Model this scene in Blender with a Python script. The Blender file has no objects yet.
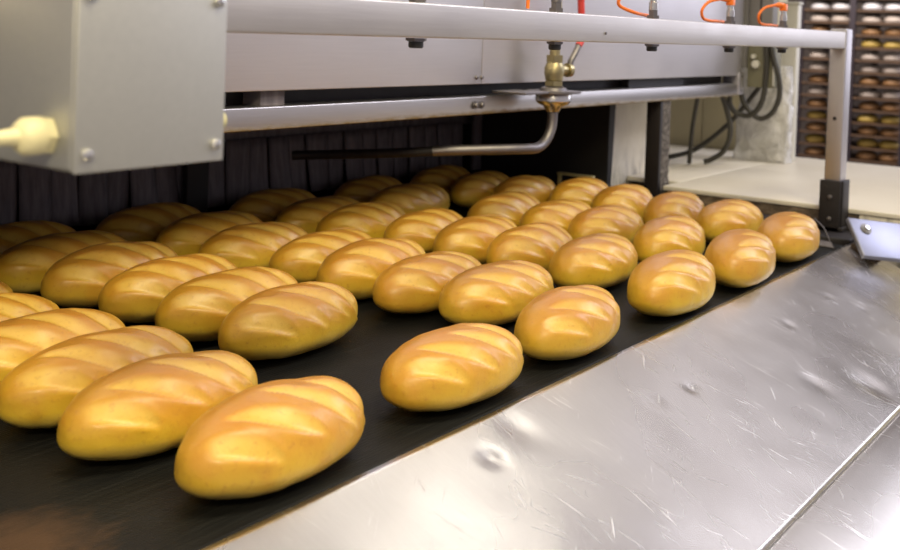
import bpy, bmesh, math, random
from mathutils import Vector, Matrix, noise
random.seed(7)
scene = bpy.context.scene
C = scene.collection
PI = math.pi

# ------------------------------------------------------------------ helpers
def newbm(): return bmesh.new()

def finish(name, bm, mat, parent=None, smooth=True, bevel=0, angle=0.6):
    bmesh.ops.recalc_face_normals(bm, faces=bm.faces[:])
    me = bpy.data.meshes.new(name); bm.to_mesh(me); bm.free()
    o = bpy.data.objects.new(name, me); C.objects.link(o)
    if mat: me.materials.append(mat)
    if bevel:
        m = o.modifiers.new('bevel', 'BEVEL'); m.width = bevel; m.segments = 3
        m.limit_method = 'ANGLE'; m.angle_limit = 0.7
    if smooth:
        me.polygons.foreach_set('use_smooth', [True]*len(me.polygons))
        m = o.modifiers.new('split', 'EDGE_SPLIT'); m.split_angle = angle
        if bevel: m.split_angle = 1.2
    if parent: o.parent = parent
    return o

def thing(name, label, cat, loc=(0,0,0), group=None):
    o = bpy.data.objects.new(name, None); C.objects.link(o)
    o.empty_display_size = .05; o.location = loc
    o['label'] = label; o['category'] = cat
    if group: o['group'] = group
    return o

def tag(o, label, cat, group=None, kind=None):
    o['label'] = label; o['category'] = cat
    if group: o['group'] = group
    if kind: o['kind'] = kind
    return o

def rel(bm, loc):
    bmesh.ops.translate(bm, verts=bm.verts[:], vec=-Vector(loc)); return bm

def box(bm, x0, x1, y0, y1, z0, z1):
    v = [bm.verts.new(p) for p in [(x0,y0,z0),(x1,y0,z0),(x1,y1,z0),(x0,y1,z0),(x0,y0,z1),(x1,y0,z1),(x1,y1,z1),(x0,y1,z1)]]
    for f in [(0,3,2,1),(4,5,6,7),(0,1,5,4),(1,2,6,5),(2,3,7,6),(3,0,4,7)]:
        bm.faces.new([v[i] for i in f])
    return bm

def sweep(bm, pts, r, seg=12, caps=True):
    """round bar through points; r is a number or one radius per point"""
    pts = [Vector(p) for p in pts]; n = len(pts)
    rr = r if isinstance(r, (list, tuple)) else [r]*n
    rings = []; prev = None
    for i, p in enumerate(pts):
        if i == 0: t = pts[1]-p
        elif i == n-1: t = p-pts[i-1]
        else: t = (pts[i+1]-p).normalized()+(p-pts[i-1]).normalized()
        t.normalize()
        if prev is None:
            a = Vector((0,0,1)) if abs(t.z) < .9 else Vector((1,0,0))
            u = t.cross(a).normalized()
        else:
            u = (prev - t*prev.dot(t)).normalized()
        prev = u; w = t.cross(u)
        rings.append([bm.verts.new(p + rr[i]*(math.cos(2*PI*k/seg)*u + math.sin(2*PI*k/seg)*w)) for k in range(seg)])
    for a, b in zip(rings, rings[1:]):
        for k in range(seg):
            bm.faces.new((a[k], a[(k+1)%seg], b[(k+1)%seg], b[k]))
    if caps:
        bm.faces.new(rings[0][::-1]); bm.faces.new(rings[-1])
    return bm

def lathe(bm, c, axis, prof, seg=24):
    """turned profile [(distance along axis, radius)...]; doubled points give hard edges"""
    c = Vector(c); t = Vector(axis).normalized()
    a = Vector((0,0,1)) if abs(t.z) < .9 else Vector((1,0,0))
    u = t.cross(a).normalized(); w = t.cross(u)
    rings = [[bm.verts.new(c + t*d + max(r,1e-5)*(math.cos(2*PI*k/seg)*u + math.sin(2*PI*k/seg)*w)) for k in range(seg)] for d, r in prof]
    for a, b in zip(rings, rings[1:]):
        for k in range(seg):
            bm.faces.new((a[k], a[(k+1)%seg], b[(k+1)%seg], b[k]))
    bm.faces.new(rings[0][::-1]); bm.faces.new(rings[-1])
    return bm

def smooth_path(P, n=8):
    P = [Vector(p) for p in P]; Q = [P[0]*2-P[1]] + P + [P[-1]*2-P[-2]]; out = []
    for i in range(1, len(Q)-2):
        a, b, c, d = Q[i-1:i+3]
        for k in range(n):
            t = k/n
            out.append(.5*((2*b) + (c-a)*t + (2*a-5*b+4*c-d)*t*t + (3*b-a-3*c+d)*t**3))
    out.append(P[-1]); return out

def hexbolt(bm, c, axis, r=.006, h=.005, washer=True):
    if washer: lathe(bm, c, axis, [(0, r*1.5), (h*.25, r*1.5)], 16)
    lathe(bm, Vector(c)+Vector(axis).normalized()*h*.2, axis, [(0, r), (h*.8, r), (h, r*.8)], 6)
    return bm

def domebolt(bm, c, axis, r=.006):
    lathe(bm, c, axis, [(0, r), (r*.3, r*.97), (r*.6, r*.75), (r*.75, r*.3), (r*.78, 0)], 16); return bm

# ------------------------------------------------------------------ materials
class N:
    def __init__(s, name):
        s.m = bpy.data.materials.new(name); s.m.use_nodes = True
        s.t = s.m.node_tree; s.b = s.t.nodes['Principled BSDF']
    def n(s, typ, **kw):
        x = s.t.nodes.new(typ)
        for k, v in kw.items():
            if k.startswith('i_'): x.inputs[k[2:].replace('_', ' ')].default_value = v
            else: setattr(x, k, v)
        return x
    def l(s, a, b): s.t.links.new(a, b)
    def coord(s, scale=(1,1,1), rot=(0,0,0), which='Object'):
        tc = s.n('ShaderNodeTexCoord'); mp = s.n('ShaderNodeMapping')
        mp.inputs['Scale'].default_value = scale; mp.inputs['Rotation'].default_value = rot
        s.l(tc.outputs[which], mp.inputs['Vector']); return mp.outputs['Vector']
    def noise(s, vec, scale, detail=4, rough=.5, dist=0):
        x = s.n('ShaderNodeTexNoise'); x.inputs['Scale'].default_value = scale
        x.inputs['Detail'].default_value = detail; x.inputs['Roughness'].default_value = rough
        x.inputs['Distortion'].default_value = dist
        s.l(vec, x.inputs['Vector']); return x.outputs['Fac']
    def ramp(s, fac, stops):
        r = s.n('ShaderNodeValToRGB'); e = r.color_ramp.elements
        while len(e) < len(stops): e.new(.5)
        for x, (p, c) in zip(e, stops):
            x.position = p; x.color = (c[0], c[1], c[2], 1) if hasattr(c, '__len__') else (c, c, c, 1)
        s.l(fac, r.inputs['Fac']); return r.outputs['Color']
    def mix(s, fac, a, b, blend='MIX'):
        x = s.n('ShaderNodeMix', data_type='RGBA', blend_type=blend)
        for k, v in ((0, fac), (6, a), (7, b)):
            if hasattr(v, 'is_output'): s.l(v, x.inputs[k])
            elif k == 0: x.inputs[0].default_value = v
            else: x.inputs[k].default_value = (*v, 1)
        return x.outputs[2]
    def math(s, op, a, b=0.0):
        x = s.n('ShaderNodeMath', operation=op)
        for k, v in ((0, a), (1, b)):
            if hasattr(v, 'is_output'): s.l(v, x.inputs[k])
            else: x.inputs[k].default_value = v
        return x.outputs[0]
    def bump(s, h, strength=.3, dist=.01, normal=None):
        x = s.n('ShaderNodeBump'); x.inputs['Strength'].default_value = strength; x.inputs['Distance'].default_value = dist
        s.l(h, x.inputs['Height'])
        if normal is not None: s.l(normal, x.inputs['Normal'])
        return x.outputs['Normal']
    def set(s, **kw):
        for k, v in kw.items():
            i = s.b.inputs[{'spec': 'Specular IOR Level', 'coat': 'Coat Weight', 'coatr': 'Coat Roughness', 'rough': 'Roughness', 'metal': 'Metallic', 'col': 'Base Color', 'normal': 'Normal', 'sss': 'Subsurface Weight', 'trans': 'Transmission Weight', 'alpha': 'Alpha', 'aniso': 'Anisotropic'}[k]]
            if hasattr(v, 'is_output'): s.l(v, i)
            elif k == 'col': i.default_value = (*v, 1)
            else: i.default_value = v
        return s.m

def simple(name, col, rough=.5, metal=0, var=.15, scale=30, bump=0):
    k = N(name); v = k.coord(); f = k.noise(v, scale, 5)
    c = k.mix(f, [x*(1-var) for x in col], [min(1, x*(1+var)) for x in col])
    k.set(col=c, rough=rough, metal=metal)
    if bump: k.set(normal=k.bump(f, bump, .004))
    return k.m

def brushed(name, col, rough=.32, grain=(2,60,60), dirt=None, metal=1, gstr=.06, patch=.12):
    k = N(name); v = k.coord(grain); g = k.noise(v, 6, 6, .6)
    v2 = k.coord(); big = k.noise(v2, 7, 4, .6); fine = k.noise(v2, 60, 3)
    c = k.mix(g, [x*.93 for x in col], [min(1, x*1.07) for x in col])
    c = k.mix(k.ramp(big, [(.35, 0), (.7, 1)]), [0,0,0], c) if False else c
    if dirt: c = k.mix(k.ramp(fine, [(.62, 0), (.75, 1)]), c, dirt)
    r = k.math('ADD', k.math('MULTIPLY', big, patch*2), rough-patch)
    r = k.math('ADD', r, k.math('MULTIPLY', g, .08))
    return k.set(col=c, rough=r, metal=metal, normal=k.bump(g, gstr, .002))

M = {}
M['beam'] = brushed('brushed_steel_beam', (.57,.54,.51), .42)
M['face'] = brushed('hood_steel', (.64,.62,.63), .44, (1.5,50,50), patch=.1)
M['leg'] = brushed('leg_steel', (.50,.48,.49), .42, (60,60,2))
M['bright'] = simple('bright_steel', (.7,.69,.66), .25, 1)
M['pipe'] = simple('dull_steel_pipe', (.22,.205,.205), .5, 1, .25, 40)
M['brass'] = simple('aged_brass', (.42,.36,.20), .42, 1, .3, 60)
M['brass2'] = simple('yellow_brass', (.75,.66,.34), .45, .6, .3, 60)
M['black'] = simple('matte_black', (.012,.011,.011), .65, 0, .3)
M['blacksteel'] = simple('dark_steel', (.018,.015,.016), .55, .2, .4, 25, .3)
M['rubber'] = simple('black_rubber', (.02,.02,.02), .55)
M['orange'] = simple('orange_plastic', (.85,.19,.02), .4, 0, .1)
M['red'] = simple('red_vinyl', (.62,.06,.05), .4, 0, .1)
M['hose'] = simple('olive_black_hose', (.035,.032,.024), .5)
M['olive'] = simple('olive_grey_paint', (.17,.16,.10), .5, 0, .12, 12)
M['greybox'] = simple('grey_enamel', (.20,.19,.18), .45, 0, .1, 12)
M['cream'] = simple('cream_plastic', (.72,.66,.40), .45, 0, .08)
M['yellowish'] = simple('yellow_plastic', (.66,.60,.28), .5, 0, .1)
M['column'] = simple('pale_paint', (.60,.58,.50), .5, 0, .08, 15)
M['cabinet'] = simple('beige_panel', (.50,.44,.27), .5, 0, .1, 5)
M['casing'] = brushed('dull_box_steel', (.50,.50,.48), .5, (30,30,30), metal=.85, gstr=.02, patch=.05)
M['casing_side'] = M['casing']
M['rackmetal'] = simple('brown_rack_steel', (.045,.035,.045), .5, .3, .2)
M['board'] = simple('brown_baking_board', (.10,.055,.03), .6, 0, .4, 10)
M['floor'] = simple('concrete_floor', (.16,.14,.12), .6, 0, .25, 3)
M['wall'] = simple('plain_wall', (.13,.105,.09), .8, 0, .08, 3)

def crusty():
    k = N('crusted_iron'); v = k.coord(); f = k.noise(v, 90, 8, .7); big = k.noise(v, 25, 4)
    c = k.ramp(f, [(.35, (.03,.026,.022)), (.52, (.14,.12,.10)), (.7, (.36,.33,.28))])
    return k.set(col=c, rough=.85, normal=k.bump(f, .9, .01))
M['crusty'] = crusty()

def rail():
    # pale lip rail, baked-on brown residue along its lower edge
    k = N('lip_rail_steel'); v = k.coord((1.5,50,50)); g = k.noise(v, 6, 5, .6)
    tc = k.n('ShaderNodeTexCoord'); sp = k.n('ShaderNodeSeparateXYZ'); k.l(tc.outputs['Object'], sp.inputs[0])
    n = k.noise(k.coord((6,1,20)), 5, 5, .7)
    h = k.math('ADD', sp.outputs['Z'], k.math('MULTIPLY', k.math('SUBTRACT', n, .5), -.016))
    low = k.ramp(k.math('MULTIPLY', k.math('SUBTRACT', h, .273), 30), [(.18, 1), (.40, 0)])
    c = k.mix(g, (.46,.44,.43), (.56,.54,.53))
    c = k.mix(low, c, (.20,.14,.06))
    return k.set(col=c, rough=k.math('ADD', k.math('MULTIPLY', low, .3), .36), metal=k.math('SUBTRACT', 1.0, k.math('MULTIPLY', low, .7)), normal=k.bump(g, .05, .002))
M['rail'] = rail()

def limewash():
    k = N('stained_white_panel'); v = k.coord(); f = k.noise(v, 9, 6, .65); s = k.noise(k.coord((14,14,3)), 3, 6, .7)
    tc = k.n('ShaderNodeTexCoord'); sp = k.n('ShaderNodeSeparateXYZ'); k.l(tc.outputs['Object'], sp.inputs[0])
    c = k.ramp(f, [(.3, (.70,.65,.53)), (.65, (.82,.78,.68))])
    soot = k.math('MULTIPLY', k.ramp(s, [(.48, 0), (.68, 1)]), k.ramp(sp.outputs['Z'], [(.05, .8), (.14, .08)]))
    c = k.mix(soot, c, (.10,.09,.08))
    return k.set(col=c, rough=.6)
M['limewash'] = limewash()

def worktop():
    k = N('cream_worktop'); v = k.coord(); f = k.noise(v, 3, 4); g = k.noise(v, 22, 6, .7)
    c = k.ramp(f, [(.3, (.74,.68,.55)), (.7, (.82,.77,.66))])
    c = k.mix(k.math('MULTIPLY', k.ramp(g, [(.62, 0), (.75, 1)]), .25), c, (.5,.43,.32))
    return k.set(col=c, rough=.38)
M['worktop'] = worktop()

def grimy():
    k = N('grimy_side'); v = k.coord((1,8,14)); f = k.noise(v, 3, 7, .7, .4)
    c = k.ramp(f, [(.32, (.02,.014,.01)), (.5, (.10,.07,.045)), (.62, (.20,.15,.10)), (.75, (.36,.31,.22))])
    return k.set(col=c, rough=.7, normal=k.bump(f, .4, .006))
M['grimy'] = grimy()

def beltmat():
    k = N('dark_woven_steel_band')
    lines = k.noise(k.coord((3,150,1)), 2.2, 5, .65)
    weave = k.n('ShaderNodeTexWave', wave_type='BANDS', bands_direction='X'); weave.inputs['Scale'].default_value = 95
    weave.inputs['Distortion'].default_value = .6
    k.l(k.coord(), weave.inputs['Vector'])
    wv2 = k.n('ShaderNodeTexWave', wave_type='BANDS', bands_direction='Y'); wv2.inputs['Scale'].default_value = 60
    k.l(k.coord(), wv2.inputs['Vector'])
    blot = k.noise(k.coord((1,2,1)), 5, 5, .6)
    c = k.ramp(lines, [(.3, (.004,.004,.004)), (.55, (.009,.009,.008)), (.8, (.030,.030,.027))])
    c = k.mix(k.ramp(blot, [(.45, 0), (.8, .5)]), c, (.017,.017,.016))
    # brown patch near the left corner of the band
    tc = k.n('ShaderNodeTexCoord'); d = k.n('ShaderNodeVectorMath', operation='DISTANCE')
    k.l(tc.outputs['Object'], d.inputs[0]); d.inputs[1].default_value = (-.22,.05,0)
    sm = k.math('ADD', d.outputs['Value'], k.math('MULTIPLY', k.math('SUBTRACT', k.noise(k.coord((6,14,1)), 3, 5, .7), .5), .12))
    c = k.mix(k.ramp(sm, [(.02, .8), (.085, 0)]), c, (.10,.055,.028))
    h = k.math('ADD', lines, k.math('MULTIPLY', weave.outputs['Fac'], .35))
    h = k.math('ADD', h, k.math('MULTIPLY', wv2.outputs['Fac'], .3))
    return k.set(col=c, rough=k.math('ADD', k.math('MULTIPLY', lines, .25), .40), spec=.15, normal=k.bump(h, .35, .002))
M['belt'] = beltmat()

def sheetmat():
    k = N('scratched_stainless_sheet')
    w = k.coord((1,1,1))
    big = k.noise(w, 3.2, 3, .5); fine = k.noise(k.coord((22,3,3)), 9, 6, .7)
    r = k.math('ADD', k.math('MULTIPLY', big, .22), .16)
    # short hairline scratches, three directions
    tot = None
    for rz, sc, th in ((.25, (190, 14, 1), .675), (-.15, (180, 13, 1), .705), (-.55, (200, 18, 1), .70), (.65, (170, 13, 1), .705), (-1.0, (180, 16, 1), .70)):
        tc = k.n('ShaderNodeTexCoord'); mp = k.n('ShaderNodeMapping', vector_type='TEXTURE')
        mp.inputs['Scale'].default_value = (1/sc[0], 1/sc[1], 1/sc[2]); mp.inputs['Rotation'].default_value = (0,0,rz); k.l(tc.outputs['Object'], mp.inputs['Vector'])
        s = k.noise(mp.outputs['Vector'], 1.0, 2, .5, .25)
        s = k.ramp(s, [(th, 0), (th+.03, 1)])
        tot = s if tot is None else k.math('MAXIMUM', tot, s)
    patch = k.ramp(k.noise(k.coord(), 6.5, 2), [(.38, .25), (.58, 1)])
    tot = k.math('MULTIPLY', tot, patch)
    r = k.math('ADD', r, k.math('MULTIPLY', tot, .14))
    c = k.mix(fine, (.66,.63,.58), (.74,.71,.66))
    c = k.mix(k.math('MULTIPLY', tot, .28), c, (.97,.95,.92))
    h = k.math('ADD', k.math('MULTIPLY', fine, .25), tot)
    return k.set(col=c, rough=r, metal=1, normal=k.bump(h, .11, .002))
M['sheet'] = sheetmat()

def stripmat():
    k = N('dusty_heat_strip'); f = k.noise(k.coord((20,1,3)), 4, 5, .6)
    c = k.ramp(f, [(.3, (.07,.06,.066)), (.7, (.17,.145,.155))])
    return k.set(col=c, rough=.6)
M['strip'] = stripmat()

def filmmat():
    k = N('crumpled_clear_film'); v = k.coord(); f = k.noise(v, 14, 7, .65, 1.2)
    b = k.bump(f, .9, .03)
    return k.set(col=k.ramp(f, [(.3, (.78,.76,.70)), (.7, (.93,.92,.90))]), rough=.22, normal=b, alpha=k.ramp(f, [(.35, .55), (.65, .95)]), spec=.6)
M['film'] = filmmat()

def crust():
    k = N('glazed_loaf_crust')
    tc = k.n('ShaderNodeTexCoord'); sp = k.n('ShaderNodeSeparateXYZ'); k.l(tc.outputs['Object'], sp.inputs[0])
    oi = k.n('ShaderNodeObjectInfo'); rnd = oi.outputs['Random']
    va = k.n('ShaderNodeVectorMath', operation='ADD'); k.l(tc.outputs['Object'], va.inputs[0]); k.l(oi.outputs['Location'], va.inputs[1])
    big = k.noise(va.outputs[0], 16, 4, .55); fine = k.noise(va.outputs[0], 140, 4, .6); mid = k.noise(va.outputs[0], 42, 5, .6)
    h = k.math('ADD', sp.outputs['Z'], k.math('MULTIPLY', k.math('SUBTRACT', big, .5), .03))
    base = k.ramp(k.math('MULTIPLY', h, 11.0), [(.06, (.72,.57,.15)), (.34, (.66,.44,.032)), (.60, (.60,.325,.022)), (.95, (.46,.205,.020))])
    dark = k.mix(k.math('MULTIPLY', rnd, .35), base, (.46,.20,.035))
    at = k.n('ShaderNodeAttribute', attribute_name='scar'); sc = at.outputs['Fac']
    scar = k.mix(mid, (.80,.53,.075), (.83,.61,.15))
    f = k.math('MULTIPLY', k.math('MULTIPLY', sc, .58), k.math('ADD', k.math('MULTIPLY', mid, .5), .72))
    c = k.mix(f, dark, scar)
    c = k.mix(k.math('MULTIPLY', k.ramp(fine, [(.56, 0), (.74, 1)]), .4), c, (.36,.13,.025))
    c = k.mix(k.math('MULTIPLY', k.ramp(big, [(.50, 0), (.68, 1)]), .35), c, (.52,.21,.02))
    hh = k.math('ADD', k.math('MULTIPLY', mid, .6), k.math('MULTIPLY', fine, .35))
    rg = k.math('ADD', k.math('MULTIPLY', mid, .2), .34)
    k.b.inputs['Subsurface Radius'].default_value = (.6,.3,.1)
    k.b.inputs['Subsurface Scale'].default_value = .006
    return k.set(col=c, rough=rg, spec=.5, sss=.12, normal=k.bump(hh, .22, .004), coat=.22, coatr=.3)
M['crust'] = crust()

# ------------------------------------------------------------------ camera
CAM = Vector((-.723, -.757, .440))
yaw, pitch, roll = .9628, .0246, .0365
f_ = Vector((math.sin(yaw)*math.cos(pitch), math.cos(yaw)*math.cos(pitch), -math.sin(pitch)))
r_ = Vector((math.cos(yaw), -math.sin(yaw), 0)); u_ = r_.cross(f_)
r2 = r_*math.cos(roll)+u_*math.sin(roll); u2 = -r_*math.sin(roll)+u_*math.cos(roll)
cam = bpy.data.cameras.new('camera'); co = bpy.data.objects.new('camera', cam); C.objects.link(co)
m = Matrix((r2, u2, -f_)).transposed().to_4x4(); m.translation = CAM; co.matrix_world = m
cam.lens = 43.02; cam.sensor_width = 36; cam.sensor_fit = 'HORIZONTAL'
cam.shift_x = -.04446; cam.shift_y = -.2410; cam.clip_start = .02; cam.clip_end = 60
cam.dof.use_dof = True; cam.dof.focus_distance = 1.42; cam.dof.aperture_fstop = 6.3
scene.camera = co

# ------------------------------------------------------------------ room
def struct(name, bm, mat, label=None):
    o = finish(name, bm, mat, smooth=False); o['kind'] = 'structure'; return o
FZ = -.90
struct('floor', box(newbm(), -4, 9, -4, 6, FZ-.1, FZ), M['floor'])
struct('wall_back', box(newbm(), 8.0, 8.1, -4, 6, FZ, 3.2), M['wall'])
struct('wall_left', box(newbm(), -4, 8.0, 5.9, 6, FZ, 3.2), M['wall'])

# ------------------------------------------------------------------ conveyor
BX0, BX1, BY0, BY1 = -1.15, 1.66, -.069, 1.75
cv = thing('conveyor', 'dark steel mesh conveyor band carrying the bread loaves out of the oven', 'conveyor', (.25,.8,FZ))
bm = newbm()
# band: flat run, rounded nose at the front edge, return run below
prof = [(BY1, 0)] + [(BY1-(BY1-BY0-.012)*k/40, 0) for k in range(1, 41)]
prof += [(BY0+.012-.012*math.sin(a), -.012+.012*math.cos(a)) for a in [PI*k/10 for k in range(1, 11)]]
prof += [(BY0+.012+(BY1-BY0-.012)*k/10, -.024) for k in range(1, 11)]
nx = 30; rows = []
for (y, z) in prof: rows.append([bm.verts.new((BX0+(BX1-BX0)*i/nx, y, z)) for i in range(nx+1)])
for a, b in zip(rows, rows[1:]):
    for i in range(nx): bm.faces.new((a[i], a[i+1], b[i+1], b[i]))
o = finish('band', bm, M['belt'], None); o.parent = cv; o.matrix_parent_inverse = Matrix.Translation(-Vector(cv.location))
def cpart(name, bm, mat, par, **kw):
    o = finish(name, bm, mat, None, **kw); o.parent = par
    o.matrix_parent_inverse = Matrix.Translation(-Vector(par.location)); return o
cpart('bed_frame', box(newbm(), BX0, 1.79, .06, BY1, -.5, -.0255), M['black'], cv, smooth=False)
for xs in (-1.0, .3, 1.6):
    for ys in (.15, 1.6):
        cpart('leg', box(newbm(), xs-.04, xs+.04, ys-.04, ys+.04, FZ, -.5), M['blacksteel'], cv, bevel=.004)
bm = newbm()
box(bm, 1.668, 1.790, -.075, BY1, -.0255, .012); box(bm, 1.70, 1.790, .10, BY1, .012, .024); box(bm, 1.7905, 1.893, .455, BY1, -.0255, .024)
cpart('side_guard', bm, M['blacksteel'], cv, bevel=.004)
# worn grey corner of the band support at the right end of the nose
bm = newbm()
for k in range(7):
    sweep(bm, [(1.600+k*.009, -.060+.012*k*.3, .0015), (1.612+k*.009, .03, .0025)], .0022, 8)
cpart('wear_strip', bm, M['pipe'], cv)
bm = newbm(); sweep(bm, smooth_path([(1.665,-.03,.004),(1.668,-.015,.03),(1.662,.005,.05)], 5), .0014, 8)
cpart('wire', bm, M['pipe'], cv)

# ------------------------------------------------------------------ loaves
def smoothstep(a, b, x):
    t = max(0, min(1, (x-a)/(b-a))); return t*t*(3-2*t)

def loaf_mesh(name, seed, a=.1215, b=.0595, H=.0885, ncut=4, nu=120, nv=96, alpha=.76):
    rng = random.Random(seed)
    off = Vector((rng.uniform(0, 50), rng.uniform(0, 50), rng.uniform(0, 50)))
    bm = bmesh.new(); lay = bm.verts.layers.float.new('scar')
    pitchx = .054 if a > .117 else .050
    cuts = []
    for k in range(ncut):
        cuts.append(((k-(ncut-1)/2)*pitchx - .004 + rng.uniform(-.004, .004), alpha+rng.uniform(-.09, .09), rng.uniform(.9, 1.12), rng.uniform(-.042, -.034)))
    grid = []
    zc = .41*H
    skew = rng.uniform(-.06, .06)
    def pt(th, ph):
        c = math.cos(th)
        x = a*math.copysign(abs(c)**.92, c)
        q = min(1, abs(x/a)); r = (max(0, 1-q**2.12))**.52
        r *= 1 + skew*x/a
        y = b*r*math.cos(ph); s = math.sin(ph)
        if s >= 0: z = zc + (H-zc)*(r**.80)*(s**.92)
        else:
            z = zc*(1-(r**.75)*(abs(s)**.72)) if r > 0 else zc
        return Vector((x, y, z)), r
    for i in range(nu+1):
        th = PI*i/nu
        row = []
        for j in range(nv):
            ph = 2*PI*j/nv
            p, r = pt(th, ph)
            sc = 0; dz = 0; q_ = abs(p.x)/a
            s_ = math.sin(ph)
            if s_ > -.25 and 0 < i < nu:
                pw = ph if ph < 1.5*PI else ph-2*PI
                w = (PI/2 - pw)*-b*.98 * (0.45+.55*r)      # arc distance across the top, positive toward +Y
                w = -w if False else -( (pw-PI/2)*b*.98*(.45+.55*r) )
                w = (math.cos(pw) and w)
                # w>0 on the +Y side
                wy = math.copysign(abs(w), math.cos(pw)) if abs(math.cos(pw)) > 1e-6 else 0
                for (xk, al, ls, wo) in cuts:
                    ca, sa = math.cos(al), math.sin(al)
                    s = (p.x-xk)*ca - (wy-wo)*sa; t = (p.x-xk)*sa + (wy-wo)*ca
                    t += .6*s*s - .001                                   # the cuts bow a little
                    L = .067*ls; W = .0128*max(0, 1-(s/L)**2)
                    if abs(s) < L and W > .0005:
                        e = t/W
                        lens = smoothstep(-1.15, -.78, e)*(1-smoothstep(.1, 1.2, e))
                        fade = smoothstep(0, .3, 1-abs(s)/L)*(1-smoothstep(.80, .93, q_))
                        sc = max(sc, lens*fade)
                        dz -= .0022*fade*smoothstep(-1.3, -.7, e)*(1-smoothstep(-.7, 1.25, e))
                        dz += .0010*fade*smoothstep(-2.4, -1.2, e)*(1-smoothstep(-1.2, -.9, e))
                        dz += .0010*fade*smoothstep(.2, 1.0, e)*(1-smoothstep(1.0, 2.0, e))
            n = Vector((p.x/(a*a)*.7, p.y/(b*b), (p.z-zc)/(H-zc)**2)).normalized() if r > .02 else Vector((math.copysign(1, p.x), 0, 0))
            if p.z > .004:
                dz += .0028*(noise.noise(p*16+off)) + .0010*noise.noise(p*45+off)
            p = p + n*dz
            if p.z < 0: p.z = 0
            v = bm.verts.new(p); v[lay] = sc; row.append(v)
            if i in (0, nu): break
        grid.append(row)
    for i in range(nu):
        A, B = grid[i], grid[i+1]
        for j in range(nv):
            k = (j+1) % nv
            if len(A) == 1: bm.faces.new((A[0], B[k], B[j]))
            elif len(B) == 1: bm.faces.new((A[j], A[k], B[0]))
            else: bm.faces.new((A[j], A[k], B[k], B[j]))
    bmesh.ops.recalc_face_normals(bm, faces=bm.faces[:])
    me = bpy.data.meshes.new(name); bm.to_mesh(me); bm.free()
    me.polygons.foreach_set('use_smooth', [True]*len(me.polygons))
    me.materials.append(M['crust'])
    return me

variants = [loaf_mesh('bread_loaf', 11), loaf_mesh('bread_loaf', 23, a=.1235, H=.0865), loaf_mesh('bread_loaf', 35, b=.0582, H=.090),
            loaf_mesh('bread_loaf', 47, a=.1185, b=.0605), loaf_mesh('bread_loaf', 59, a=.1225, alpha=.70)]
plump = [loaf_mesh('bread_loaf', 71, a=.116, b=.0605, H=.091, ncut=4, alpha=.70), loaf_mesh('bread_loaf', 83, a=.114, b=.061, H=.091, ncut=4, alpha=.76),
         loaf_mesh('bread_loaf', 95, a=.117, b=.0605, H=.090, ncut=4, alpha=.66)]
# rows counted from the steel apron (1) into the oven (8); in each row from the right-hand end of the band (f) to the left (a)
POS = {'1a': (.006,-.006), '1b': (.298,-.007), '1c': (.559,-.009), '1d': (.873,-.018), '1e': (1.146,-.026), '1f': (1.424,-.017),
 '2a': (-.006,.146), '2c': (.625,.154), '2d': (.926,.155), '2e': (1.182,.134), '2f': (1.499,.139),
 '3a': (.005,.268), '3b': (.303,.274), '3c': (.612,.275), '3d': (.925,.288), '3e': (1.224,.295), '3f': (1.503,.274),
 '4a': (.004,.388), '4b': (.307,.394), '4c': (.612,.396), '4d': (.928,.412), '4e': (1.230,.414), '4f': (1.511,.410),
 '5a': (-.005,.525), '5b': (.312,.528), '5c': (.626,.516), '5d': (.926,.532), '5e': (1.203,.532), '5f': (1.545,.545),
 '6a': (.010,.650), '6b': (.303,.659), '6c': (.590,.652), '6d': (.884,.660), '6f': (1.482,.665),
 '7a': (.010,.775), '7b': (.300,.782), '7c': (.599,.777), '7d': (.894,.780), '7e': (1.175,.776), '7f': (1.474,.785),
 '8b': (.290,.905), '8c': (.567,.907), '8d': (.881,.908), '8e': (1.193,.912), '8f': (1.463,.905)}
ROW = {1: 'the front row along the steel apron', 2: 'the second row from the steel apron', 3: 'the third row from the steel apron', 4: 'the fourth row from the steel apron',
       5: 'the fifth row, below the hood edge', 6: 'the sixth row, under the hood', 7: 'the seventh row, deep under the hood', 8: 'the last row by the strip curtain'}
ORD = ['rightmost', 'second from right', 'third from right', 'fourth from right', 'fifth from right', 'leftmost']
TONE = {1: 'glossy golden', 2: 'golden', 3: 'golden', 4: 'golden', 5: 'golden brown', 6: 'brown', 7: 'dark brown', 8: 'dark brown'}
rng = random.Random(5)
TWIST = {'1e': .20, '1f': .16, '1d': .10, '1c': .08, '2e': .06, '2d': .05, '3f': .05, '2f': -.06, '1a': .02, '7f': .05, '5f': -.02}
for r in range(1, 9):
    cols = sorted([k[1] for k in POS if int(k[0]) == r], reverse=True)
    for n_, c in enumerate(cols):
        k = f'{r}{c}'
        if c in 'ef' and r <= 3 or c == 'f' and r <= 5: me = plump[rng.randrange(3)]
        else: me = variants[rng.randrange(5)]
        if k == '1d': me = plump[0]
        o = bpy.data.objects.new('bread_loaf', me); C.objects.link(o)
        x, y = POS[k]; o.location = (x+.010, y+.001, .0006)
        o.rotation_euler = (0, 0, TWIST.get(k, rng.uniform(-.04, .04)))
        s = rng.uniform(.975, 1.02); o.scale = (s*({'a': .945, 'b': .945, 'c': .97}.get(c, 1.07) if r == 1 else 1), .955 if 3 <= r <= 5 else min(s, .995), s*rng.uniform(.97, 1.03))
        which = 'leftmost' if n_ == len(cols)-1 else ORD[n_]
        tag(o, f'{TONE[r]} slashed loaf, {which} in {ROW[r]}', 'bread', 'bread loaves on the conveyor')

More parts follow.
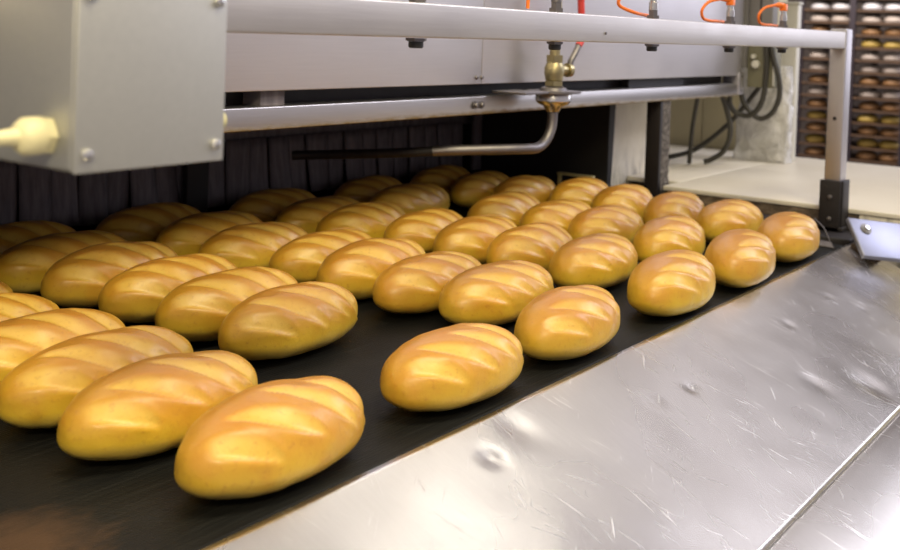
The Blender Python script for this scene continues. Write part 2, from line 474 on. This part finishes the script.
# ------------------------------------------------------------------ steel apron
ap = thing('steel_apron', 'scratched and dented stainless sheet sloping down in front of the conveyor', 'metal apron', (.3,-.2,FZ))
AY0, AZ0, AY1, AZ1 = -.0712, .0012, -.352, -.122
AX0, AX1 = -1.1, 1.70
rng2 = random.Random(3)
dents = [(.225,-.118,.011,.0034), (.640,-.163,.009,.0028), (.30,-.10,.02,.002), (1.05,-.155,.008,.002), (1.28,-.15,.007,.0018), (.9,-.25,.02,.002),
         (1.33,-.20,.007,.0018), (.545,-.155,.012,.0015), (1.02,-.30,.03,.003), (.47,-.22,.05,.0022)]
bm = newbm(); NX, NY = 300, 46; g = []
ny = Vector((0, AZ1-AZ0, -(AY1-AY0))); nrm = Vector((0, -(AZ0-AZ1), -(AY1-AY0))).normalized()
for j in range(NY+1):
    t = j/NY; row = []
    for i in range(NX+1):
        x = AX0+(AX1-AX0)*i/NX
        p = Vector((x, AY0+(AY1-AY0)*t, AZ0+(AZ1-AZ0)*t))
        d = .0016*noise.noise(Vector((x*3.2, t*1.6, 3.3))) * min(1, t*5) + .0005*noise.noise(Vector((x*14, t*5, 9.1)))*min(1, t*6)
        for dx, dy, rad, dep in dents:
            q = ((x-dx)**2+(p.y-dy)**2)/(rad*rad)
            if q < 8: d -= dep*math.exp(-q)
        row.append(bm.verts.new(p+nrm*d))
    g.append(row)
for a, b in zip(g, g[1:]):
    for i in range(NX): bm.faces.new((a[i], a[i+1], b[i+1], b[i]))
o = cpart('sloping_sheet', bm, M['sheet'], ap, angle=1.2)
sm = o.modifiers.new('solid', 'SOLIDIFY'); sm.thickness = .003; sm.offset = 1
bm = newbm(); sweep(bm, [(AX0, AY1+.002, AZ1-.001), (AX1, AY1+.002, AZ1-.001)], .0024, 10)
cpart('fold_seam', bm, M['greybox'], ap)
bm = newbm()
pf = [(AY1, AZ1-.002), (AY1-.014, AZ1-.004), (AY1-.20, AZ1-.10), (AY1-.22, AZ1-.13), (AY1-.22, FZ), (AY1-.215, FZ), (AY1-.213, AZ1-.13), (AY1-.196, AZ1-.104), (AY1-.012, AZ1-.008), (AY1, AZ1-.006)]
A = [bm.verts.new((AX0, y, z)) for y, z in pf]; B = [bm.verts.new((AX1, y, z)) for y, z in pf]
for i in range(len(pf)):
    k = (i+1) % len(pf); bm.faces.new((A[i], A[k], B[k], B[i]))
bm.faces.new(A[::-1]); bm.faces.new(B)
cpart('lower_sheet', bm, M['sheet'], ap)
# corner bracket at the right end
gb = thing('corner_bracket', 'bluish steel corner bracket with a ringed bolt at the right end of the apron', 'bracket', (1.63,-.11,-.02))
bm = newbm(); box(bm, -.075, .075, -.05, .05, -.006, .006)
M['bluish'] = simple('bluish_steel', (.27,.28,.36), .42, .7, .1, 20)
pl = finish('plate', bm, M['bluish'], gb, bevel=.003); pl.location = (.035, -.035, .040)
ex = Vector((.80,-.60,-.12)).normalized(); ez = Vector((-.50,-.48,.72)); ez = (ez-ex*ez.dot(ex)).normalized(); ey = ez.cross(ex)
pl.rotation_euler = Matrix((ex, ey, ez)).transposed().to_euler()
bm = newbm(); lathe(bm, (-.040,.022,.0062), (0,0,1), [(0,.013),(.002,.013),(.002,.010),(.003,.010)], 20); finish('washer', bm, M['greybox'], pl)
bm = newbm(); lathe(bm, (-.040,.022,.0093), (0,0,1), [(0,.006),(.004,.006),(.0045,.0035)], 16); finish('bolt', bm, M['bright'], pl)
bm = newbm(); box(bm, .02, .10, -.03, .03, -.04, .028); finish('foot', bm, M['grimy'], gb, bevel=.003)

# ------------------------------------------------------------------ sensor gantry
gt = thing('sensor_gantry', 'long brushed steel beam across the top with its square leg at right', 'steel frame', (1.78,0,0))
BZ0, BZ1 = .4305, .469
bm = newbm(); box(bm, -1.25, 1.7505, -.020, .015, BZ0, BZ1); cpart('beam', bm, M['beam'], gt, bevel=.0022)
bm = newbm(); box(bm, 1.751, 1.797, -.022, .0155, .0235, .476); lg = cpart('leg', bm, M['leg'], gt, bevel=.003)
bm = newbm(); lathe(bm, (1.7508, -.003, .27), (-1,0,0), [(0,.0045),(.0012,.0045)], 14); cpart('hole_plug', bm, M['black'], gt)
bm = newbm(); box(bm, 1.742, 1.7505, -.026, .022, .0125, .128); box(bm, 1.7505, 1.80, -.030, -.0225, .0125, .128); box(bm, 1.742, 1.80, -.034, .026, .0125, .0225)
cpart('foot_bracket', bm, M['blacksteel'], gt, bevel=.002)
for z in (.04, .09):
    bm = newbm(); domebolt(bm, (1.7415, -.003, z), (-1,0,0), .006); cpart('bolt', bm, M['pipe'], gt)
bm = newbm(); box(bm, -1.297, -1.251, -.022, .0155, FZ, .476); cpart('leg', bm, M['leg'], gt, bevel=.003)
bm = newbm(); lathe(bm, (.62,-.0203,.4435), (0,-1,0), [(0,.0022),(.0012,.0020),(.0016,0)], 10); cpart('rivet', bm, M['pipe'], gt)

SENS = [(.216,'cable'), (.513,'tube'), (.804,'cable'), (1.114,'cable'), (1.388,'cable')]
SLAB = ['sensor at the left end of the beam, nearest the grey control box', 'sensor through the beam directly above the brass valve, black sleeve on top',
        'orange-cabled sensor on the beam, first one right of the brass valve', 'orange-cabled sensor on the beam, second one right of the brass valve', 'orange-cabled sensor on the beam nearest the right-hand leg']
for i, (sx, kind) in enumerate(SENS):
    t = thing('proximity_sensor', SLAB[i], 'sensor', (sx, -.002, BZ0), 'sensors along the beam')
    b0, b1 = 0, BZ1-BZ0
    bm = newbm(); lathe(bm, (0,0,-.0008), (0,0,-1), [(0,.0125),(.0028,.0125),(.0028,.011),(.0035,.011)], 6); finish('washer', bm, M['pipe'], t)
    bm = newbm(); lathe(bm, (0,0,-.0045), (0,0,-1), [(0,.0085),(.006,.0085),(.0075,.007)], 20); finish('nose', bm, M['rubber'], t)
    bm = newbm(); lathe(bm, (0,0,b1+.0008), (0,0,1), [(0,.0105),(.005,.0105),(.005,.0075),(.013,.0075)], 6); finish('nut', bm, M['pipe'], t)
    bm = newbm(); lathe(bm, (0,0,b1+.014), (0,0,1), [(0,.0072),(.012,.0072),(.013,.0058),(.020,.0058)], 20); finish('body', bm, M['bright'] if i != 1 else M['pipe'], t)
    if kind == 'tube':
        bm = newbm(); lathe(bm, (0,0,b1+.035), (0,0,1), [(0,.0068),(.05,.0068),(.052,.004)], 16); lathe(bm, (.013,.004,b1+.001), (0,0,1), [(0,.0035),(.10,.0035)], 12); finish('sleeve', bm, M['rubber'], t)
        continue
    bm = newbm(); box(bm, -.0065, .0065, -.0065, .0065, b1+.034, b1+.048)
    dx, dy = (-.72, .35)
    sweep(bm, [(0,0,b1+.044), (dx*.018,dy*.018,b1+.0455), (dx*.030,dy*.030,b1+.0445)], [.006,.0055,.003], 12)
    cn = finish('connector', bm, M['orange'], t, bevel=.0012)
    bm = newbm()
    if i == 0: P = [(dx*.03,dy*.03,b1+.0445), (-.05,.03,b1+.06), (-.11,.02,b1+.10)]
    elif i == 2: P = [(dx*.03,dy*.03,b1+.0445), (-.040,.02,b1+.040), (-.058,.028,b1+.030), (-.055,.030,b1+.018), (-.02,.022,b1+.009), (.03,.025,b1+.006), (.06,.028,b1+.003)]
    else: P = [(dx*.03,dy*.03,b1+.0445), (-.046,.022,b1+.038), (-.060,.028,b1+.024), (-.052,.030,b1+.010), (-.03,.028,b1+.005), (.02,.026,b1+.005), (.06,.028,b1+.003)]
    sweep(bm, smooth_path(P, 8), .0027, 10); finish('cable', bm, M['orange'], cn)
# a loose orange cable hanging onto the beam between two sensors
bm = newbm(); sweep(bm, smooth_path([(.452,.004,.4718), (.4515,.004,.50), (.450,.01,.56), (.43,.04,.62)], 6), .0024, 10)
o = finish('signal_cable', bm, M['orange']); tag(o, 'short upright orange cable on the beam left of the valve sensor', 'cable')

# ------------------------------------------------------------------ grey control box hung on the beam
bx = thing('control_box', 'large grey steel control box at upper left with dome screws and plastic glands', 'control box', (-.25,-.085,.34))
X0, X1, Y0, Y1, Z0, Z1 = -.311, -.189, -.146, -.0215, .3395, .485
cpart('casing', box(newbm(), X0, X1, Y0, Y1, Z0, Z1), M['casing'], bx, bevel=.003)
cpart('cover', box(newbm(), X0-.0005, X1+.0005, Y0-.0045, Y0-.0006, Z0-.0005, Z1+.0005), M['casing'], bx, bevel=.0012)
for sx in (X0+.0085, X1-.0075):
    for sz in (Z0+.0115, Z0+.115):
        bm = newbm(); domebolt(bm, (sx, Y0-.0048, sz), (0,-1,0), .0042); cpart('screw', bm, M['bright'], bx)
bm = newbm(); lathe(bm, (X0-.0008,-.121,.362), (-1,0,0), [(0,.013),(.006,.013)], 6); lathe(bm, (X0-.007,-.121,.362), (-1,0,0), [(0,.0125),(.010,.0125),(.014,.010),(.016,.006),(.03,.0045)], 24)
cpart('cable_gland', bm, M['cream'], bx)
bm = newbm(); lathe(bm, (X1+.0008,-.131,.366), (1,0,0), [(0,.0085),(.007,.0085)], 6); lathe(bm, (X1+.008,-.131,.366), (1,0,0), [(0,.0078),(.006,.007)], 24)
cpart('cable_gland', bm, M['yellowish'], bx)

# ------------------------------------------------------------------ oven hood
hd = thing('oven_hood', 'stainless oven hood with broad front panel and rail, above the back of the conveyor', 'oven hood', (.6,1.1,.28))
HX0, HX1, HY = -.95, 2.315, .45
SEAM = .985
cpart('front_panel', box(newbm(), HX0, SEAM-.0006, HY, HY+.012, .3375, 1.05), M['face'], hd, bevel=.0015)
cpart('front_panel', box(newbm(), SEAM+.0006, HX1, HY, HY+.012, .3375, 1.05), M['face'], hd, bevel=.0015)
cpart('lip_rail', box(newbm(), HX0, HX1-.02, HY, HY+.045, .278, .3135), M['rail'], hd, bevel=.002)
cpart('end_plate', box(newbm(), HX1-.0195, HX1+.018, HY-.002, HY+.05, .281, .345), M['face'], hd, bevel=.002)
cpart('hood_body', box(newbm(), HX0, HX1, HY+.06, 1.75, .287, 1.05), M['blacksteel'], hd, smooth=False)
for q in ((.968,.3505), (.985,.3505)):
    bm = newbm(); domebolt(bm, (q[0], HY-.0003, q[1]), (0,-1,0), .0046); cpart('panel_screw', bm, M['pipe'], hd)
bm = newbm(); box(bm, .958, .990, HY-.0022, HY-.0004, .2905, .3035); bp_ = cpart('bolt_plate', bm, M['pipe'], hd)
for q in ((.964,.297), (.984,.297)):
    bm = newbm(); hexbolt(bm, (q[0], HY-.0022, q[1]), (0,-1,0), .0052, .005); cpart('rail_bolt', bm, M['pipe'], hd)
for q in ((HX1+.002,.335), (HX1+.003,.292)):
    bm = newbm(); lathe(bm, (q[0], HY-.0022, q[1]), (0,-1,0), [(0,.003),(.0015,.003)], 10); cpart('end_bolt', bm, M['black'], hd)
cpart('gap_brace', box(newbm(), .425, .475, HY+.016, HY+.055, .3138, .3372), M['strip'], hd, smooth=False)
cpart('gap_brace', box(newbm(), 1.66, 1.98, HY+.03, HY+.055, .3138, .3372), M['blacksteel'], hd, smooth=False)

# ------------------------------------------------------------------ oven chamber
ch = thing('oven_chamber', 'dark oven mouth with a stained whitish end panel beside the black post', 'oven', (1.2,1.3,.03))
cpart('end_panel', box(newbm(), 1.794, 2.14, .600, .640, .0245, .2865), M['limewash'], ch, bevel=.002)
# black liner with raked front edge
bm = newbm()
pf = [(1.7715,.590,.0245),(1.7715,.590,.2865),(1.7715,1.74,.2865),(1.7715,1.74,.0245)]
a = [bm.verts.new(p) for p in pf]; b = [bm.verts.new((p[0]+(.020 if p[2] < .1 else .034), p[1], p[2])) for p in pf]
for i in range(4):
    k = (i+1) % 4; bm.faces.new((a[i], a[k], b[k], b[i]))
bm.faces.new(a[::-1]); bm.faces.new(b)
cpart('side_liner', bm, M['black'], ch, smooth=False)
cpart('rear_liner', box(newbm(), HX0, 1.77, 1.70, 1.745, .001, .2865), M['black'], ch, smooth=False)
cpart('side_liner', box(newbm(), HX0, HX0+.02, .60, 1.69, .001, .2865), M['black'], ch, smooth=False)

# strip curtain
sc = thing('strip_curtain', 'dim grey curtain of overlapping strips at the back of the oven mouth', 'strip curtain', (.9,1.0,.16))
cpart('header_bar', box(newbm(), -.9, 1.76, 1.025, 1.07, .176, .2855), M['strip'], sc, bevel=.004)
rg = random.Random(9); x = -.88; i = 0
while x < 1.66:
    w = rg.uniform(.058, .074)
    bm = newbm(); n1, n2 = 6, 6; gr = []
    bow = rg.uniform(-.012, .012); tw = rg.uniform(-.010, .010); zb = rg.uniform(.048, .056)
    for a in range(n2+1):
        t = a/n2; rr = []
        for b in range(n1+1):
            u = b/n1-.5
            rr.append(bm.verts.new((x+w*(u+.5), 1.019-.006*(i % 2)-.010*(1-4*u*u)*.5 + (tw*u*2+bow)*t*t*.6 - .012*t, .186-(.186-zb)*t)))
        gr.append(rr)
    for A_, B_ in zip(gr, gr[1:]):
        for b in range(n1): bm.faces.new((A_[b], A_[b+1], B_[b+1], B_[b]))
    o = cpart('strip', bm, M['strip'], sc); s = o.modifiers.new('solid', 'SOLIDIFY'); s.thickness = .002
    x += w*rg.uniform(.86, .98); i += 1
cpart('strut', box(newbm(), .712, .768, .976, .990, .0475, .2855), M['black'], sc, bevel=.002)
cpart('strut', box(newbm(), 1.72, 1.755, .985, .998, .05, .2855), M['strip'], sc, bevel=.002)

# black crusted support post
ps = thing('support_post', 'black iron post with crusted edge under the right end of the hood rail', 'post', (1.80,.5,.0245))
cpart('web', box(newbm(), 1.797, 1.811, .456, .496, .0245, .2775), M['blacksteel'], ps, bevel=.002)
bm = newbm(); nz = 26; ringv = []
for k in range(nz+1):
    z = .0245+(.2775-.0245)*k/nz
    w = 1.860 + .004*noise.noise(Vector((0, 1, z*90)))
    if k < 6: w += .028*(1-k/6)**1.5
    y0 = .456 + .0025*noise.noise(Vector((5, 1, z*110)))
    ringv.append([bm.verts.new(p) for p in ((1.8115, .456, z), (1.83, y0-.001, z), (w-.008, y0-.002, z), (w, y0+.004, z), (w-.004, .470, z), (1.8115, .470, z))])
for a, b in zip(ringv, ringv[1:]):
    for q in range(6): bm.faces.new((a[q], a[(q+1) % 6], b[(q+1) % 6], b[q]))
bm.faces.new(ringv[0][::-1]); bm.faces.new(ringv[-1])
cpart('flange', bm, M['crusty'], ps, smooth=False)

# small brass stop bracket at the band's right side under the hood
br = thing('stop_bracket', 'small yellow metal bracket on three short legs deep beside the band', 'bracket', (1.712,.66,.0245))
bm = newbm(); box(bm, 1.706, 1.720, .598, .706, .070, .0765); cpart('crossbar', bm, M['brass2'], br, bevel=.001)
for y in (.604, .643, .700):
    cpart('leg', box(newbm(), 1.709, 1.717, y-.005, y+.005, .0245, .0698), M['brass2'], br, bevel=.001)

# ------------------------------------------------------------------ steam pipe with valve
vx, vy = 1.160, .392
sp_ = thing('steam_pipe', 'steel steam pipe bending under the rail, with brass ball valve and red lever', 'pipe', (vx,vy,.3))
bm = newbm()
P = [(vx, vy, .292), (vx, vy, .266)]
for k in range(1, 9):
    a = PI/2*k/8; P.append((vx-.058*(1-math.cos(a)), vy+.006*(1-math.cos(a)), .266-.058*math.sin(a)))
P += [(1.05, .42, .2085), (.97, .49, .2065), (.91, .60, .194), (.86, .75, .180), (.83, .80, .176)]
rear = smooth_path(P[11:], 5)[1:]
sweep(bm, P[:11]+rear[:2], .0105, 16); cpart('pipe', bm, M['pipe'], sp_)
bm = newbm(); sweep(bm, rear[1:], .0095, 16); cpart('rear_pipe', bm, M['blacksteel'], sp_)  # same pipe in darker steel: shade under the hood put into its colour
bm = newbm(); lathe(bm, (vx,vy,.3195), (0,0,-1), [(0,.036),(.002,.037),(.016,.037),(.023,.031),(.027,.020),(.033,.016),(.039,.013)], 32); cpart('cup', bm, M['bright'], sp_)
bm = newbm(); lathe(bm, (vx,vy,.320), (0,0,1), [(0,.056),(.004,.056),(.004,.028),(.010,.026),(.013,.018)], 32); cpart('flange', bm, M['pipe'], sp_)
cpart('bracket', box(newbm(), 1.02, vx-.050, vy-.022, HY-.001, .3195, .3245), M['pipe'], sp_, bevel=.001)
bm = newbm()
lathe(bm, (vx,vy,.334), (0,0,1), [(0,.020),(.010,.020)], 6)
lathe(bm, (vx,vy,.3445), (0,0,1), [(0,.016),(.002,.018),(.006,.0185),(.014,.0205),(.026,.0205),(.032,.018),(.038,.016)], 28)
lathe(bm, (vx,vy,.383), (0,0,1), [(0,.019),(.014,.019)], 6)
lathe(bm, (vx,vy,.397), (0,0,1), [(0,.011),(.16,.011)], 16)
vb = cpart('ball_valve', bm, M['brass'], sp_)
bm = newbm(); lathe(bm, (vx+.018,vy-.004,.366), (1,-.2,0), [(0,.010),(.018,.010),(.018,.0145),(.028,.0145),(.031,.010)], 20); cpart('stem', bm, M['brass'], sp_)
# lever: steel root, red vinyl grip, rising past the beam
bm = newbm(); lv = [(vx+.042,vy-.010,.370), (vx+.046,vy-.012,.386), (vx+.058,vy-.014,.402), (vx+.070,vy-.014,.416)]
sweep(bm, smooth_path(lv, 4), .0065, 10); cpart('lever', bm, M['pipe'], sp_)
bm = newbm(); lv = [(vx+.070,vy-.014,.417), (vx+.080,vy-.014,.428), (vx+.084,vy-.014,.447), (vx+.078,vy-.014,.480), (vx+.074,vy-.014,.511), (vx+.0735,vy-.014,.516)]
sweep(bm, smooth_path(lv, 4), [.0075]*17+[.0085]*3+[.006], 12); cpart('grip', bm, M['red'], sp_)

# ------------------------------------------------------------------ worktop ledge to the right
wt = thing('work_table', 'long cream worktop block with grimy dark side, beyond the conveyor', 'table', (2.3,.3,FZ))
cpart('top', box(newbm(), 1.803, 2.80, -1.2, .445, .048, .0605), M['worktop'], wt, bevel=.003)
cpart('top_rear', box(newbm(), 2.145, 2.80, .5985, 1.6, .048, .0605), M['worktop'], wt, bevel=.002)
cpart('top_middle', box(newbm(), 1.900, 2.80, .446, .598, .048, .0605), M['worktop'], wt, bevel=.002)
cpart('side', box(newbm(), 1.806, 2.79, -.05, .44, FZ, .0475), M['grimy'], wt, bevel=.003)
cpart('side_end', box(newbm(), 1.806, 2.79, -1.19, -.0515, FZ, .0475), M['limewash'], wt, bevel=.003)

# olive electrical cabinet and its hoses
el = thing('electrical_cabinet', 'olive grey electrical cabinet behind the right end of the hood', 'electrical cabinet', (2.40,.41,.0608))
cpart('lower_case', box(newbm(), 2.352, 2.405, .362, .446, .303, .455), M['olive'], el, bevel=.003)
cpart('upper_case', box(newbm(), 2.350, 2.395, .374, .446, .456, .95), M['greybox'], el, bevel=.003)
cpart('door_seam', box(newbm(), 2.3475, 2.3495, .408, .412, .458, .95), M['black'], el, smooth=False)
cpart('mounting_arm', box(newbm(), 2.3345, 2.40, .4465, .47, .36, .9), M['greybox'], el, smooth=False)
bm = newbm(); lathe(bm, (2.351,.418,.372), (-1,0,0), [(0,.012),(.012,.012),(.016,.008)], 16); lathe(bm, (2.351,.425,.395), (-1,0,0), [(0,.007),(.012,.007)], 12); cpart('knob', bm, M['column'], el)
bm = newbm(); sweep(bm, [(2.346,.366,.456),(2.346,.362,.31)], .0025, 8); cpart('conduit', bm, M['column'], el)
def hose(P, r, label):
    bm = newbm(); sweep(bm, smooth_path(P, 8), r, 12)
    o = finish('hose', bm, M['hose']); tag(o, label, 'hose', 'dark hoses by the electrical cabinet'); return o
hose([(2.20,.53,.286),(2.215,.545,.24),(2.25,.57,.16),(2.28,.588,.066)], .0065, 'straight dark hose hanging from the rail down to the worktop')
hose([(2.285,.50,.286),(2.305,.488,.24),(2.325,.480,.17),(2.335,.50,.11),(2.335,.54,.078),(2.33,.562,.069)], .008, 'dark hose curving from the rail round to the worktop')
hose([(2.30,.475,.2805),(2.325,.485,.25),(2.345,.472,.224),(2.35,.430,.219),(2.345,.395,.26),(2.343,.384,.33),(2.342,.384,.39),(2.3425,.388,.44)], .008, 'dark hose looping from the rail up the face of the olive cabinet')
hose([(2.338,.46,.30),(2.345,.446,.25),(2.355,.405,.212),(2.352,.365,.23),(2.345,.342,.28),(2.343,.345,.335),(2.343,.362,.39),(2.3425,.374,.44)], .008, 'dark hose making the widest loop below the olive cabinet')
hose([(2.40,.425,.3015),(2.40,.47,.24),(2.395,.535,.165),(2.38,.62,.095),(2.36,.70,.066)], .0075, 'dark hose running diagonally down from the olive cabinet to the worktop')

# white column
cl = thing('white_column', 'slim pale square column rising behind the beam near the orange sensor', 'column', (2.66,.435,.0608))
cpart('shaft', box(newbm(), 2.645, 2.68, .400, .455, .0608, .562), M['column'], cl, bevel=.003)
cpart('cap', box(newbm(), 2.64, 2.685, .396, .459, .5625, .570), M['column'], cl, bevel=.002)

# plastic-wrapped load
bm = newbm(); bx0, bx1, by0, by1, bz0, bz1 = 2.55, 2.635, .375, .575, .0612, .365
n = 16; ringv = []
for k in range(n+1):
    z = bz0+(bz1-bz0)*k/n; rr = []
    for q in range(40):
        a = 2*PI*q/40; ca, sa = math.cos(a), math.sin(a)
        e = .45; px = math.copysign(abs(ca)**e, ca); py = math.copysign(abs(sa)**e, sa)
        shrink = 1-.10*(k/n)**2
        d = .010*noise.noise(Vector((px*2.2, py*2.2, z*22)))+.006*noise.noise(Vector((px*6, py*6, z*50)))
        rr.append(bm.verts.new(((bx0+bx1)/2+px*((bx1-bx0)/2-.012+d)*shrink, (by0+by1)/2+py*((by1-by0)/2-.012+d)*shrink, z)))
    ringv.append(rr)
for a, b in zip(ringv, ringv[1:]):
    for q in range(40): bm.faces.new((a[q], a[(q+1) % 40], b[(q+1) % 40], b[q]))
bm.faces.new(ringv[0][::-1]); bm.faces.new(ringv[-1])
wl = thing('wrapped_load', 'load wrapped in crumpled clear plastic film on the worktop', 'wrapped load', (2.6,.475,.0608))
cpart('film', bm, M['film'], wl, angle=1.5)
cpart('contents', box(newbm(), 2.575, 2.612, .405, .545, .063, .325), M['column'], wl, bevel=.006)

# beige cabinet beyond
cb = thing('beige_cabinet', 'plain beige panelled cabinet standing past the worktop under the hood rail', 'cabinet', (2.86,1.1,FZ))
cpart('panel', box(newbm(), 2.815, 2.90, .525, .785, FZ, .62), M['cabinet'], cb, bevel=.003)
cpart('panel', box(newbm(), 2.815, 2.90, .788, 1.7, FZ, .62), M['cabinet'], cb, bevel=.003)

# ------------------------------------------------------------------ baking rack far behind
RX0, RX1 = 6.0, 6.55
rk = thing('baking_rack', 'tall dark steel baking rack full of bread trays, far right background', 'rack', (6.25,1.1,FZ))
UP = [1.535, 1.21, .885]
for y in UP:
    for x in (RX0, RX1-.03):
        cpart('upright', box(newbm(), x, x+.03, y-.018, y+.018, FZ, .98), M['rackmetal'], rk, smooth=False)
for y in (UP[0]-.019, UP[-1]+.019):
    cpart('cross_bar', box(newbm(), RX0+.031, RX1-.031, y-.01, y+.01, .94, .975), M['rackmetal'], rk, smooth=False)
cpart('cross_bar', box(newbm(), RX0+.002, RX0+.028, UP[-1]+.0185, UP[0]-.0185, .955, .979), M['rackmetal'], rk, smooth=False)
LV = [.875-.0768*k for k in range(17)]
for z in LV:
    for a, b in zip(UP, UP[1:]):
        for y in (a-.0185-.012, b+.0185):
            cpart('tray_rail', box(newbm(), RX0+.031, RX1-.031, y, y+.012, z-.009, z-.0005), M['rackmetal'], rk, smooth=False)

def crude_loaf(seed, a, b, H, mat):
    me = loaf_mesh('tray_bread', seed, a=a, b=b, H=H, ncut=3, nu=16, nv=14); me.materials.clear(); me.materials.append(mat); return me
M['bag'] = simple('white_bread_bag', (.80,.78,.82), .3, 0, .06, 20)
M['brownbread'] = simple('brown_rack_bread', (.30,.16,.07), .5, 0, .35, 15)
M['goldbread'] = simple('golden_rack_bread', (.46,.32,.08), .5, 0, .35, 15)
M['palebread'] = simple('pale_rack_bread', (.55,.47,.42), .5, 0, .2, 15)
RM = {k: crude_loaf(200+i, .066, .06, .060, M[k]) for i, k in enumerate(('bag','brownbread','goldbread','palebread'))}
rr_ = random.Random(21)
seq = ['palebread','goldbread','bag','bag','palebread','brownbread','goldbread','palebread','palebread','brownbread','palebread','brownbread','goldbread','brownbread','goldbread','brownbread','brownbread']
words = {'bag': 'white bagged', 'brownbread': 'brown', 'goldbread': 'golden', 'palebread': 'pale'}
nth = ['top','second','third','fourth','fifth','sixth','seventh','eighth','ninth','tenth','eleventh','twelfth','thirteenth','fourteenth','fifteenth','sixteenth','bottom']
for i, z in enumerate(LV):
    kd = seq[i]
    for bi, (a, b) in enumerate(zip(UP, UP[1:])):
        bay = ('left', 'right')[bi]
        y0, y1 = b+.0285, a-.0285
        bm = newbm(); box(bm, RX0+.005, RX1-.035, y0-.008, y1+.008, z, z+.005); box(bm, RX0+.005, RX0+.012, y0-.008, y1+.008, z+.005, z+.013)
        o = finish('baking_tray', bm, M['board'], smooth=False)
        tag(o, f'brown tray of {words[kd]} bread, {nth[i]} level of the far rack, {bay} bay', 'tray', 'trays in the far baking rack')
        for q in range(2):
            yy = y0+(y1-y0)*(q+.5)/2 + rr_.uniform(-.002, .002)
            l = bpy.data.objects.new('rack_bread', RM[kd]); C.objects.link(l)
            l.location = (RX0+.10+rr_.uniform(-.01, .01), yy, z+.0056); l.rotation_euler = (0,0,PI/2+rr_.uniform(-.02,.02)); l.scale = (.99, 1, rr_.uniform(.9, 1.05))
            tag(l, f'{words[kd]} bread, {("right","left")[q]} on its tray, {nth[i]} level of the far rack, {bay} bay', 'bread', 'bread on the far rack trays')

# ------------------------------------------------------------------ light
def area(name, loc, target, sx, sy, power, col):
    l = bpy.data.lights.new(name, 'AREA'); l.shape = 'RECTANGLE'; l.size = sx; l.size_y = sy; l.energy = power; l.color = col
    o = bpy.data.objects.new(name, l); C.objects.link(o); o.location = loc
    d = Vector(target)-Vector(loc); o.rotation_euler = d.to_track_quat('-Z', 'Y').to_euler(); return o
area('lamp_overhead', (2.6,.46,2.4), (1.2,.2,0), 1.7, .3, 8, (1,.95,.86))
area('lamp_sheet_fill', (5.0,-.3,2.5), (1.2,.2,0), 2.0, .6, 3, (.97,.92,1.0))  # added fill that lifts the right half of the apron sheet
area('lamp_front', (.2,-.95,2.2), (.6,.1,0), 1.4, .5, 48, (1,.88,.58))
l = area('lamp_left', (-1.5,-1.2,1.45), (.1,.2,0), .5, .3, 3.8, (1,.86,.54)); l.data.spread = 1.0
area('lamp_window', (3.8,-2.1,2.7), (1.6,.3,.2), 1.6, 1.4, 75, (.86,.86,1.0))
area('lamp_side_window', (6.2,-1.4,1.1), (1.8,.3,.35), 1.5, 1.3, 32, (.86,.86,1.0))
area('lamp_rack_fill', (4.6,1.2,1.6), (6.1,1.2,.2), .8, .5, 55, (1,.90,.80))  # added fill aimed at the far rack to brighten it
w = bpy.data.worlds.new('world'); scene.world = w; w.use_nodes = True
bg = w.node_tree.nodes['Background']; bg.inputs[0].default_value = (1,.90,.97,1); bg.inputs[1].default_value = .40
vs = scene.view_settings; vs.view_transform = 'Standard'; vs.look = 'None'; vs.gamma = 1; vs.exposure = 0; vs.use_curve_mapping = False
